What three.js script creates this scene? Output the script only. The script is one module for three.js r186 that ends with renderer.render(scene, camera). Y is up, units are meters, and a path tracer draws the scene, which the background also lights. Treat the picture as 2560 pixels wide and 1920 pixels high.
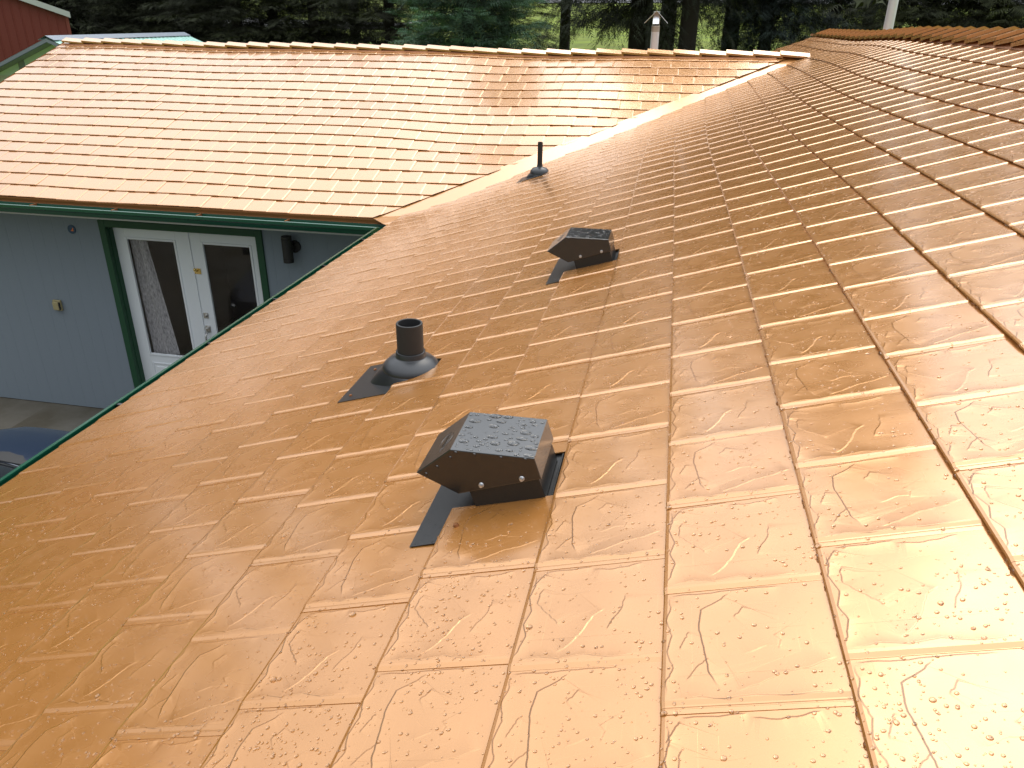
import * as THREE from 'three';
import { mergeGeometries } from 'three/addons/utils/BufferGeometryUtils.js';
import { RoundedBoxGeometry } from 'three/addons/geometries/RoundedBoxGeometry.js';
import { ImprovedNoise } from 'three/addons/math/ImprovedNoise.js';

// ------------------------------------------------------------------ camera, sky, sun, exposure
// Lengths measured on the photograph come in roof courses: U metres on the near roof, UF on the far wing.
const U = 0.23, UF = 0.2231, EYE = 4.31;
const XA = 0.2577, YA = -3.4496, TH = 0.3332;          // near roof: one course line, its height below the eye, its pitch
const Y1 = -7.4703, Z1 = 29.7686, TH2 = 0.3379;        // far wing: eave below the eye, eave distance, pitch
const cs = Math.cos(TH), sn = Math.sin(TH), cf = Math.cos(TH2), sf = Math.sin(TH2);

const scene = new THREE.Scene();
const camera = new THREE.PerspectiveCamera(2 * Math.atan(960 / 1902.8) * 180 / Math.PI, 4 / 3, 0.05, 600);
{
  const yaw = 0.1919, pitch = 0.44437, roll = 0.012988;
  const f0 = new THREE.Vector3(-Math.sin(yaw), 0, -Math.cos(yaw)), right = new THREE.Vector3(Math.cos(yaw), 0, -Math.sin(yaw));
  const fwd = f0.clone().multiplyScalar(Math.cos(pitch)).add(new THREE.Vector3(0, -Math.sin(pitch), 0));
  const up = f0.clone().multiplyScalar(Math.sin(pitch)).add(new THREE.Vector3(0, Math.cos(pitch), 0));
  const r2 = right.clone().multiplyScalar(Math.cos(roll)).addScaledVector(up, Math.sin(roll));
  const u2 = up.clone().multiplyScalar(Math.cos(roll)).addScaledVector(right, -Math.sin(roll));
  camera.position.set(0, EYE, 0);
  camera.quaternion.setFromRotationMatrix(new THREE.Matrix4().makeBasis(r2, u2, fwd.negate()));
  camera.updateMatrixWorld(true);
}
const noise = new ImprovedNoise(), SUN = [0.085, 0.788, -0.61];
{ // an overcast sky: brighter towards the zenith, soft cloud mottling
  const W = 512, H = 256, d = new Float32Array(W * H * 4);
  for (let j = 0; j < H; j++) for (let i = 0; i < W; i++) {
    const el = ((j + 0.5) / H - 0.5) * Math.PI, az = (i + 0.5) / W * 2 * Math.PI, s = Math.sin(el), c = Math.cos(el);
    const x = -c * Math.cos(az), z = -c * Math.sin(az); // u = 0 looks to -x, u = .25 to -z
    const g = Math.max(0, (1 + (x * SUN[0] + s * SUN[1] + z * SUN[2])) / 2); // thin cloud glows more widely on the sun's side
    let L = (el > 0 ? 0.55 + 0.9 * s : 0.55 * Math.max(0.3, 1 + s * 3)) * (0.55 + 1.9 * g * g * g);
    const n = noise.noise(x * 2.6 + 3, s * 4 + 1, z * 2.6) * 0.5 + noise.noise(x * 6, s * 9, z * 6 + 8) * 0.25;
    L *= 1 + 0.16 * n;
    const k = (j * W + i) * 4;
    d[k] = L * 0.95; d[k + 1] = L * 1.0; d[k + 2] = L * 1.07; d[k + 3] = 1;
  }
  const t = new THREE.DataTexture(d, W, H, THREE.RGBAFormat, THREE.FloatType);
  t.mapping = THREE.EquirectangularReflectionMapping; t.magFilter = THREE.LinearFilter; t.needsUpdate = true;
  scene.background = t; scene.environment = t;
}
const sun = new THREE.DirectionalLight(0xfff1dc, 0.9);
sun.position.set(SUN[0] * 40, SUN[1] * 40, -6 + SUN[2] * 40); sun.target.position.set(0, 0, -6);
sun.castShadow = true; sun.shadow.radius = 58; sun.shadow.mapSize.set(2048, 2048);
Object.assign(sun.shadow.camera, { left: -40, right: 40, top: 40, bottom: -40, near: 1, far: 120 });
scene.add(sun, sun.target);
const renderer = new THREE.WebGLRenderer({ antialias: true });
renderer.toneMapping = THREE.LinearToneMapping;
renderer.toneMappingExposure = 1.15;
renderer.shadowMap.enabled = true;
renderer.setSize(1024, 768);

// ------------------------------------------------------------------ helpers
function rng(seed) { let a = seed >>> 0; return () => { a = (a + 0x6D2B79F5) | 0; let t = Math.imul(a ^ (a >>> 15), 1 | a); t = (t + Math.imul(t ^ (t >>> 7), 61 | t)) ^ t; return ((t ^ (t >>> 14)) >>> 0) / 4294967296; }; }
const V = (x, y, z) => new THREE.Vector3(x, y, z);
const clamp = (x, a, b) => Math.min(b, Math.max(a, x)), sstep = (a, b, x) => { const t = clamp((x - a) / (b - a), 0, 1); return t * t * (3 - 2 * t); };
const counts = {};
function numbered(n) { const k = counts[n] = (counts[n] || 0) + 1; return k === 1 ? n : n + '_' + String(k - 1).padStart(3, '0'); }
function mesh(name, geo, mat, parent) { const m = new THREE.Mesh(geo, mat); m.name = name; m.castShadow = m.receiveShadow = true; if (parent) parent.add(m); return m; }
function grp(name, parent) { const g = new THREE.Group(); g.name = name; if (parent) parent.add(g); return g; }
function tag(o, label, category, group, kind) { if (label) o.userData.label = label; if (category) o.userData.category = category; if (group) o.userData.group = group; if (kind) o.userData.kind = kind; return o; }
function thing(name, label, category, pos = [0, 0, 0], group) { const g = grp(numbered(name), scene); g.position.set(...pos); return tag(g, label, category, group); }
const mat = (r, g, b, rough = 0.8, metal = 0, more = {}) => { const m = new THREE.MeshPhysicalMaterial({ roughness: rough, metalness: metal, ...more }); m.color.setRGB(r, g, b); return m; };
function box(x0, x1, y0, y1, z0, z1, bevel = 0) {
  const sx = Math.abs(x1 - x0), sy = Math.abs(y1 - y0), sz = Math.abs(z1 - z0);
  const g = bevel ? new RoundedBoxGeometry(sx, sy, sz, 1, Math.min(bevel, sx / 2.1, sy / 2.1, sz / 2.1)) : new THREE.BoxGeometry(sx, sy, sz);
  return g.translate((x0 + x1) / 2, (y0 + y1) / 2, (z0 + z1) / 2);
}
function soup(tris, uvs) { // flat triangles from a list of Vector3
  const p = new Float32Array(tris.length * 3); tris.forEach((v, i) => v.toArray(p, i * 3));
  const g = new THREE.BufferGeometry(); g.setAttribute('position', new THREE.BufferAttribute(p, 3));
  const q = new Float32Array(tris.length * 2); if (uvs) uvs.forEach((v, i) => { q[i * 2] = v[0]; q[i * 2 + 1] = v[1]; });
  g.setAttribute('uv', new THREE.BufferAttribute(q, 2)); g.computeVertexNormals(); return g;
}
function prism(profile, x0, x1) { // closed profile [[z,y]...] swept along x, flat shaded
  const t = [], n = profile.length, P = (i, x) => V(x, profile[(i + n) % n][1], profile[(i + n) % n][0]);
  for (let i = 0; i < n; i++) t.push(P(i, x0), P(i, x1), P(i + 1, x1), P(i, x0), P(i + 1, x1), P(i + 1, x0));
  const tri = THREE.ShapeUtils.triangulateShape(profile.map((a) => new THREE.Vector2(a[0], a[1])), []);
  for (const [a, b, c] of tri) { t.push(P(a, x0), P(c, x0), P(b, x0), P(a, x1), P(b, x1), P(c, x1)); }
  return soup(t);
}
function cyl(r0, r1, h, seg = 24, open = false) { return new THREE.CylinderGeometry(r1, r0, h, seg, 1, open).translate(0, h / 2, 0); }
function merge(list) { return mergeGeometries(list.map((g) => { const n = g.index ? g.toNonIndexed() : g; for (const k of Object.keys(n.attributes)) if (!['position', 'normal', 'uv'].includes(k)) n.deleteAttribute(k); return n; })); }
// points on the two roof planes (metres): near roof by (u away from the eye, k upslope, h above), far wing by (x, j upslope, h above)
const nearP = (u, k, h = 0) => V((XA + k * cs - h * sn) * U, EYE + (YA + k * sn + h * cs) * U, -u * U);
const farP = (x, j, h = 0) => V(x * UF, EYE + (Y1 + j * sf + h * cf) * UF, -(Z1 + j * cf) * UF + h * sf * UF);
// the near roof is not a true plane: it sags towards the valley and its courses drift
const drift = (u, k) => (k < 0 ? -0.0017 * k * k : 0) + sstep(-4, 1, k) * sstep(10.5, 6.5, k) * (sstep(27, 43, u) * (.2 + .06 * Math.max(0, k)) - .09 * Math.exp(-(((u - 23) / 6) ** 2)));
const sag = (u, k) => -0.24 * sstep(39.2 + .92 * k - 13, 39.2 + .92 * k, u) * sstep(-12, -8.6, k) + .022 * noise.noise(u * 0.16, k * 0.33, 4.2);
const roofP = (u, k, h = 0) => nearP(u, k + drift(u, k), sag(u, k) + h);
// the far wing's roof ripples a little too
const farSag = (x, j) => 0.10 * noise.noise(x * 0.13, j * 0.22, 9.1) - 0.12 * Math.exp(-(((x + 9) / 4) ** 2)) * sstep(3, 9, j);
const farQ = (x, j, h = 0) => farP(x, j, farSag(x, j) + h);

// ------------------------------------------------------------------ textures
function dataTex(w, h, fill, opts = {}) { const d = new Float32Array(w * h * 4); fill(d); const t = new THREE.DataTexture(d, w, h, THREE.RGBAFormat, THREE.FloatType); t.wrapS = t.wrapT = THREE.RepeatWrapping; t.magFilter = THREE.LinearFilter; Object.assign(t, opts); t.needsUpdate = true; return t; }
// stamped slate relief of one panel: two tiles side by side (s 0..2), t from the butt up
const slateTex = (() => {
  const W = 2048, H = 1024, h = new Float32Array(W * H);
  // [points (t, s), amplitude mm, side on which the metal stands higher (1 upslope, -1 far, 2 near), decay]
  const cr = [
    [[[.41, .96], [.34, .885], [.23, .81], [.216, .655], [.235, .51], [.25, .39], [.267, .27], [.325, .13]], 1.5, 1, .13],
    [[[.16, .63], [.13, .55], [.10, .47]], 0.7, 1, .06], [[[.48, .82], [.45, .76], [.41, .72]], 0.7, 1, .07],
    [[[.27, .40], [.2, .33], [.14, .22]], 0.6, 1, .06], [[[.62, .55], [.66, .5], [.64, .42]], .4, 1, .06],
    [[[.40, .13], [.52, .17], [.66, .25], [.80, .28], [.93, .34]], 1.3, -1, .10], [[[.45, .40], [.58, .46], [.66, .45]], .5, -1, .07],
    [[[.04, .97], [.25, .962], [.5, .975], [.72, .968]], 1.0, 2, .05],
    [[[.03, .98], [.05, .86], [.025, .74], [.06, .6], [.035, .47], [.07, .33], [.03, .22], [.04, .1]], 0.9, 1, .04],
    [[[.11, 1.95], [.07, 1.88], [.03, 1.8]], 1.2, 1, .07], [[[.13, 1.79], [.1, 1.72], [.10, 1.62], [.17, 1.53], [.24, 1.45], [.29, 1.37]], 0.9, 1, .09],
    [[[.70, 1.66], [.68, 1.5], [.62, 1.38], [.60, 1.30]], .7, 1, .08],
    [[[.30, 1.12], [.38, 1.2], [.44, 1.30], [.5, 1.45], [.58, 1.52]], 1.2, -1, .10],
    [[[.45, 1.955], [.58, 1.93], [.7, 1.945], [.8, 1.975]], 1.1, 2, .05], [[[.1, 1.97], [.3, 1.965], [.45, 1.98]], 1.0, 2, .04],
    [[[.035, 1.97], [.055, 1.82], [.03, 1.7], [.07, 1.55], [.04, 1.42], [.075, 1.3], [.05, 1.18], [.02, 1.08]], 1.3, 1, .045],
    [[[.06, .085], [.2, .105], [.34, .082], [.5, .10], [.66, .085], [.95, .10]], 1.3, -1, .06], [[[.05, 1.07], [.2, 1.10], [.33, 1.07], [.48, 1.1], [.62, 1.065], [.85, 1.075]], 1.5, -1, .06],
  ];
  for (const [pts0, A, side, L] of cr) {
    const pts = [], R = rng(Math.round(pts0[0][0] * 1e4 + pts0[0][1] * 77)); // a finer, jagged line through the points
    for (let i = 0; i + 1 < pts0.length; i++) for (let q = 0; q < 5; q++) { const a = q / 5, j = q ? 0.007 : 0; pts.push([pts0[i][0] + (pts0[i + 1][0] - pts0[i][0]) * a + (R() - .5) * j, pts0[i][1] + (pts0[i + 1][1] - pts0[i][1]) * a + (R() - .5) * j]); }
    pts.push(pts0[pts0.length - 1]);
    let t0 = 9, t1 = -9, s0 = 9, s1 = -9; for (const [t, s] of pts) { t0 = Math.min(t0, t); t1 = Math.max(t1, t); s0 = Math.min(s0, s); s1 = Math.max(s1, s); }
    const pad = L * 2.6, j0 = Math.max(0, Math.floor((t0 - pad) * H)), j1 = Math.min(H - 1, Math.ceil((t1 + pad) * H)), i0 = Math.max(0, Math.floor((s0 - pad) / 2 * W)), i1 = Math.min(W - 1, Math.ceil((s1 + pad) / 2 * W));
    const N = pts.length - 1, bt = pts0[pts0.length - 1][0] - pts0[0][0], bs = pts0[pts0.length - 1][1] - pts0[0][1], dir = side === 2 ? [0, -1] : side > 0 ? [1, 0] : [0, 1], flip = Math.sign(-bs * dir[0] + bt * dir[1]) || 1;
    for (let j = j0; j <= j1; j++) for (let i = i0; i <= i1; i++) {
      const t = (j + .5) / H, s = (i + .5) / W * 2; let best = 9, sg = 1, al = 0;
      for (let q = 0; q < N; q++) {
        const ax = pts[q][0], ay = pts[q][1], bx = pts[q + 1][0] - ax, by = pts[q + 1][1] - ay, px = t - ax, py = s - ay, l2 = bx * bx + by * by;
        const w = clamp((px * bx + py * by) / l2, 0, 1), dx = px - w * bx, dy = py - w * by, dd = dx * dx + dy * dy;
        if (dd < best) { best = dd; const c = bx * py - by * px; sg = c >= 0 ? 1 : -1; al = (q + w) / N; }
      }
      const dd2 = Math.sqrt(best) * sg * flip, end = Math.min(1, Math.min(al, 1 - al) * 6), taper = end * end * (3 - 2 * end), e = sstep(-0.006, 0.007, dd2);
      h[j * W + i] += A * (side === -1 ? 1.05 : 1.15) * taper * (e * Math.exp(-Math.max(0, dd2) / L));
    }
  }
  for (let j = 0; j < H; j++) for (let i = 0; i < W; i++) {
    const t = j / H, s = i / W * 2;
    h[j * W + i] += 0.9 * noise.noise(s * 2.0, t * 2.2, .3) + 0.16 * noise.noise(s * 5 + 9, t * 5, 1.7);
  }
  return dataTex(W, H, (d) => { for (let i = 0; i < W * H; i++) { const v = (h[i] + 3) / 8; d[i * 4] = d[i * 4 + 1] = d[i * 4 + 2] = v; d[i * 4 + 3] = 1; } });
})();
function noiseTex(w, f, c0, c1, c2, seed, oct = 4) { // two-tone mottling, linear colours
  return dataTex(w, w, (d) => { for (let j = 0; j < w; j++) for (let i = 0; i < w; i++) {
    let n = 0, a = 1, q = f, x = i / w, y = j / w; for (let o = 0; o < oct; o++) { n += a * noise.noise(x * q + seed, y * q + seed * .7, o * 7.3 + seed); a *= .6; q *= 2.1; }
    const t = clamp(.5 + n * .7, 0, 1), k = (j * w + i) * 4, m = clamp(.5 + noise.noise(x * f * .5 + 40, y * f * .5, seed) * 1.2, 0, 1);
    for (let c = 0; c < 3; c++) d[k + c] = (c0[c] + (c1[c] - c0[c]) * t) * (1 - m * .5) + c2[c] * m * .5; d[k + 3] = 1; } });
}

// ------------------------------------------------------------------ materials
const M = {};
const paintCoat = { clearcoat: .9, clearcoatRoughness: .15, ior: 2.1, specularColor: new THREE.Color().setRGB(1, .87, .64) };
M.copper = mat(.43, .178, .040, .34, .36, { bumpMap: slateTex, bumpScale: .008, ...paintCoat });
const roughTex = dataTex(512, 256, (d) => { for (let j = 0; j < 256; j++) for (let i = 0; i < 512; i++) { const x = i / 128, y = j / 128, n = .6 * noise.noise(x * 2, y * 2, 31) + .25 * noise.noise(x * 5, y * 4, 12), k = (j * 512 + i) * 4; d[k] = d[k + 2] = 0; d[k + 1] = clamp(.8 + .2 * n, .5, 1); d[k + 3] = 1; } });
M.copper.roughness = .345; M.copper.roughnessMap = roughTex;
M.coppers = [[1, 1, 1], [.975, .98, .985], [1.015, 1.01, 1]].map(([r, g, b]) => { const m = M.copper.clone(); m.color.r *= r; m.color.g *= g; m.color.b *= b; return m; });
M.copperFar = M.copper.clone(); M.copperFar.bumpScale = .0035;
M.copperPlain = mat(.43, .178, .040, .42, .36, paintCoat);
M.copperTrim = mat(.30, .12, .045, .45, .55);
M.black = mat(.012, .012, .012, .32);
M.blackHood = mat(.005, .005, .005, .22, 0, { ior: 1.75 });
M.abs = mat(.018, .018, .018, .62);
M.rubber = mat(.02, .021, .023, .34);
M.water = new THREE.MeshPhysicalMaterial({ transmission: 1, roughness: 0.02, ior: 1.33, thickness: .002, metalness: 0 });
M.zinc = mat(.62, .63, .65, .38, .9);
M.galv = mat(.66, .68, .72, .45, .75);
M.green = mat(.005, .065, .034, .24, 0);
M.greenTrim = mat(.006, .055, .022, .6);
M.white = mat(.72, .75, .78, .5);
M.wall = mat(.185, .222, .26, .75);
M.soffit = mat(.6, .6, .6, .8);
M.glass = new THREE.MeshPhysicalMaterial({ transmission: 1, roughness: 0.01, thickness: 0, ior: 1.5, metalness: 0 });
M.room = mat(.42, .36, .28, .9);
M.lace = mat(.42, .40, .42, .95, 0, { transmission: .25, thickness: 0 });
M.steel = mat(.55, .54, .52, .3, 1);
M.brass = mat(.75, .55, .2, .25, 1);
M.dark = mat(.015, .014, .014, .6);
M.deck = mat(.30, .22, .13, .85);
M.beige = mat(.34, .29, .15, .7);

// ------------------------------------------------------------------ the ground
const groundY = (x, z) => { const d = Math.hypot(x * .6, z); return Math.max(0, d - 19) * .1 * sstep(17, 27, d) * (1 - .45 * sstep(-14, -30, x)) + .25 * noise.noise(x * .06, z * .06, 2) * sstep(22, 40, d); };
{
  const N = 120, S = 420, g = new THREE.PlaneGeometry(S, S, N, N).rotateX(-Math.PI / 2), p = g.attributes.position, uv = g.attributes.uv;
  for (let i = 0; i < p.count; i++) { // finer near the middle
    let x = p.getX(i) / (S / 2), z = p.getZ(i) / (S / 2); x = Math.sign(x) * Math.pow(Math.abs(x), 1.8) * S / 2; z = Math.sign(z) * Math.pow(Math.abs(z), 1.8) * S / 2 - 10;
    p.setXYZ(i, x, groundY(x, z) - .02, z); uv.setXY(i, x / 14, z / 14);
  }
  g.computeVertexNormals();
  const tx = noiseTex(512, 10, [.075, .115, .004], [.17, .235, .008], [.14, .155, .008], 3, 5);
  tag(mesh('grass_ground', g, new THREE.MeshStandardMaterial({ map: tx, roughness: .95, bumpMap: tx, bumpScale: .1 }), scene), 'green lawn rising behind the house under the conifers', null, null, 'structure');
  // concrete yard between the two wings
  const yt = noiseTex(512, 5, [.075, .066, .048], [.15, .14, .12], [.085, .064, .034], 8, 5); yt.repeat.set(.28, .28);
  const y = new THREE.PlaneGeometry(14, 16).rotateX(-Math.PI / 2).translate(-8.6, .004, -1), yu = y.attributes.uv, yp = y.attributes.position;
  for (let i = 0; i < yp.count; i++) yu.setXY(i, yp.getX(i), yp.getZ(i));
  tag(mesh('yard_pavement', y, new THREE.MeshStandardMaterial({ map: yt, roughness: .85 }), scene), 'stained concrete yard at the foot of the grey wall', null, null, 'structure');
  // a road across the slope beyond the lawn
  const rt = [], ru = []; for (let i = 0; i < 24; i++) { const x0 = -60 + i * 6, x1 = x0 + 6, q = (x, z) => V(x, groundY(x, z) + .05, z); const a = q(x0, -78), b = q(x1, -78), c = q(x1, -92), d = q(x0, -92); rt.push(a, b, c, a, c, d); }
  tag(mesh('road', soup(rt), mat(.22, .22, .225, .8), scene), 'grey road crossing the slope beyond the lawn', null, null, 'structure');
}

// ------------------------------------------------------------------ the house
const house = thing('house', 'grey house with copper coloured metal shingle roofs over two wings', 'house');

// one stamped shingle: local x runs to the eye side (0 = joint end), y out of the roof, z downslope; all in courses
const PROF = [
  [[0, -.008], [0, .0045], [.032, .0052], [.036, .0028], [.043, .0028], [.047, .0060], [.058, .0066], [.086, .0158], [.4, .010], [1.01, .001]],
  [[0, -.008], [0, .0028], [.004, .0032], [.036, .0130], [.06, .0142], [.4, .009], [1.01, .001]],
];
const BUTT = .042, LAP = 1.05;
function shingleGeo(half, w, d0 = 0, d1 = 1.01, seed = 0, t1 = LAP, butt = BUTT) {
  const R = rng(seed * 977 + half), tw = (R() - .5) * (seed > 10 ? .012 : .004), tp = (R() - .5) * (seed > 10 ? .010 : .001), pr = PROF[half].filter((p) => p[0] > d0 && p[0] < d1), at = (d) => { const P = PROF[half]; for (let i = P.length - 1; i > 0; i--) if (d >= P[i - 1][0] && d <= P[i][0]) { const q = (d - P[i - 1][0]) / Math.max(1e-9, P[i][0] - P[i - 1][0]); return P[i - 1][1] + (P[i][1] - P[i - 1][1]) * q; } return 0; };
  const prof = d0 === 0 && d1 > 1 ? PROF[half] : [[d0, -.008], [d0, at(d0)], ...pr, [d1, at(d1)], [d1, -.012]];
  const rows = [[.045, -.008, 0], [0, butt - .014, 1], [.010, butt - .005, 1], [.030, butt - .001, 1], [t1, .001, 1]]; // t, base height, uses profile
  const tr = [], uv = [], P = (p, r) => V(-p[0] * w * U, (r[2] ? r[1] + p[1] + tw * (p[0] - .5) + tp * (1 - r[0]) : -.012) * U, -r[0] * U), Q = (p, r) => [(half + clamp(p[0], 0, .999)) / 2, clamp(r[0], .001, .999)];
  for (let i = 0; i + 1 < prof.length; i++) for (let j = 0; j + 1 < rows.length; j++) {
    const a = prof[i], b = prof[i + 1], r = rows[j], s = rows[j + 1];
    if (a[0] === b[0] && j < 1) continue;
    tr.push(P(a, r), P(a, s), P(b, s), P(a, r), P(b, s), P(b, r)); uv.push(Q(a, r), Q(a, s), Q(b, s), Q(a, r), Q(b, s), Q(b, r));
  }
  return soup(tr, uv);
}
function clipped(geo, side) { // keep the part of a triangle soup where side(p) >= 0
  const p = geo.attributes.position, t = geo.attributes.uv, out = [], uv = [];
  for (let i = 0; i < p.count; i += 3) {
    const v = [0, 1, 2].map((q) => ({ p: new THREE.Vector3().fromBufferAttribute(p, i + q), u: [t.getX(i + q), t.getY(i + q)] })); for (const a of v) a.s = side(a.p);
    const poly = []; for (let q = 0; q < 3; q++) { const a = v[q], b = v[(q + 1) % 3]; if (a.s >= 0) poly.push(a); if ((a.s >= 0) !== (b.s >= 0)) { const w = a.s / (a.s - b.s); poly.push({ p: a.p.clone().lerp(b.p, w), u: [a.u[0] + (b.u[0] - a.u[0]) * w, a.u[1] + (b.u[1] - a.u[1]) * w] }); } }
    for (let q = 1; q + 1 < poly.length; q++) for (const a of [poly[0], poly[q], poly[q + 1]]) { out.push(a.p); uv.push(a.u); }
  }
  return out.length ? soup(out, uv) : null;
}
const VAR = 5, W1 = .995, stock = [0, 1].map((h) => Array.from({ length: VAR }, (_, i) => shingleGeo(h, W1, 0, 1.01, i + 1)));
const basis = (o, x, zd) => { // matrix with local x towards x, local z towards zd
  const ex = x.clone().sub(o).normalize(), z0 = zd.clone().sub(o), ey = z0.clone().cross(ex).normalize(), ez = ex.clone().cross(ey);
  return new THREE.Matrix4().makeBasis(ex, ey, ez).setPosition(o);
};
const seen = (m, w, h) => { // rough size on the picture, to choose which shingles become parts
  const c = [[0, 0], [-w, 0], [-w, -h], [0, -h]].map(([x, z]) => V(x, 0, z).applyMatrix4(m).project(camera));
  if (c.some((q) => q.z > 1)) return 0; const ins = c.some((q) => Math.abs(q.x) < 1.05 && Math.abs(q.y) < 1.05); if (!ins) return 0;
  let a = 0; for (let i = 0; i < 4; i++) { const p = c[i], q = c[(i + 1) % 4]; a += p.x * q.y - q.x * p.y; } return Math.abs(a);
};
const nearTiles = [], farTiles = [], nearPhase = {};
{ // near roof: courses k, joints along u
  const R = rng(42), phase = { [-6]: 1.28, [-5]: .6, [-4]: 1.25, [-3]: .44, [-2]: .67, [-1]: .56, 0: 1.12, 1: .40, 2: 1.02 };
  for (let k = -11; k <= 9; k++) {
    const ph = nearPhase[k] = (phase[k] ?? R() * 2) - 4, top = k === 9 ? .86 : LAP;
    for (let n = 0; ; n++) {
      const u0 = ph + n * W1, half = n % 2, u1 = u0 + W1; if (u0 > 59.2) break;
      const mid = roofP(u0 + .5, k + .5), fy = EYE + Y1 * UF + (-mid.z / UF - Z1) * Math.tan(TH2) * UF; // far wing's roof height there
      if (mid.y < fy - .28 && -mid.z / UF < Z1 + 17.6 * cf) continue; if (-mid.z / UF > Z1 + 17.6 * cf && k < 4) continue;
      const vents = k === -2 && [[5.64, 6.40], [13.22, 13.97]].find(([a, b]) => u1 > a && u0 < b), pipe1 = k === -4 && [[9.33, 10.35]].find(([a, b]) => u1 > a && u0 < b);
      const o = roofP(u0, k), m = basis(o, o.clone().multiplyScalar(2).sub(roofP(u1, k)), o.clone().multiplyScalar(2).sub(roofP(u0 + .5, k + 1).add(o).sub(roofP(u0 + .5, k))));
      const put = (g) => nearTiles.push({ g, m, a: seen(m, U, U) });
      if (pipe1) { // cut round the boot of the vent pipe
        const g = stock[half][1], T = (p) => -p.z / U, UU = (p) => u0 - p.x / U; let c;
        if ((c = clipped(g, (p) => T(p) - .56))) put(c);
        if ((c = clipped(g, (p) => .56 - T(p)))) { const n1 = clipped(c, (p) => 9.30 + .66 * T(p) - UU(p)), n2 = clipped(c, (p) => UU(p) - 10.32 + .5 * T(p)); if (n1) put(n1); if (n2) put(n2); }
        continue;
      }
      if (vents) {
        const [a, b] = vents; if (a > u0 + .05) put(shingleGeo(half, W1, 0, (a - u0) / W1, 3)); if (b < u1 - .05) put(shingleGeo(half, W1, (b - u0) / W1, 1.01, 3));
        continue;
      }
      if (u1 > 59.2) put(shingleGeo(half, W1, 0, (59.2 - u0) / W1, 2)); else put(k === 9 ? shingleGeo(half, W1, 0, 1.01, 1, top) : stock[half][Math.floor(R() * VAR)]);
    }
  }
}
const VAL = 11.75; // far shingles end where j = x + VAL, along the open valley
{ // far wing: courses j, joints along x
  const R = rng(7), ph = { 0: -25.71, 1: -26.42, 2: -25.59, 3: -27.02, 4: -27.62, 5: -28.89, 6: -29.36 }, W2 = 1.022;
  const gs = [0, 1].map((h) => Array.from({ length: VAR }, (_, i) => shingleGeo(h, W2, 0, 1.01, i + 11, LAP, .046).scale(UF / U, UF / U, UF / U)));
  for (let j = 0; j <= 17; j++) {
    const p0 = ph[j] ?? -26 - R() * 2;
    for (let n = -40; n < 40; n++) {
      const x0 = p0 - n * W2, half = ((n % 2) + 2) % 2, x1 = x0 - W2; if (x1 > j + 1.1 - VAL || x0 < -38.5) continue;
      const o = farQ(x0, j), m = basis(o, o.clone().multiplyScalar(2).sub(farQ(x1, j)), o.clone().multiplyScalar(2).sub(farQ(x0 - .5, j + 1).add(o).sub(farQ(x0 - .5, j)))); let g = gs[half][Math.floor(R() * VAR)];
      if (j === 17) { g = shingleGeo(half, W2, 0, 1.01, 1, .86, .046).scale(UF / U, UF / U, UF / U); }
      if (x0 > j - VAL - .1) g = clipped(g, (p) => (j - p.z / UF) - VAL - (x0 + p.x / UF)); // cut along the valley
      if (g && x1 < -38.5) g = clipped(g, (p) => x0 + p.x / UF + 38.5);
      if (g) farTiles.push({ g, m, a: seen(m, UF, UF) });
    }
  }
}
const nearRoof = grp('near_roof', house), farRoof = grp('far_roof', house);
for (const [tiles, parent, many] of [[nearTiles, nearRoof, 300], [farTiles, farRoof, 300]]) {
  tiles.sort((a, b) => b.a - a.a);
  tiles.slice(0, many).forEach((t, i) => { const m = mesh(i ? 'shingle_' + String(i).padStart(3, '0') : 'shingle', t.g, parent === farRoof ? M.copperFar : M.coppers[(i * 7919 % 13) % 3], parent); t.m.decompose(m.position, m.quaternion, m.scale); });
  const rest = mesh('shingle_field', merge(tiles.slice(many).map((t) => t.g.clone().applyMatrix4(t.m))), parent === farRoof ? M.copperFar : M.copper, parent); rest.userData.kind = 'stuff';
}
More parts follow.
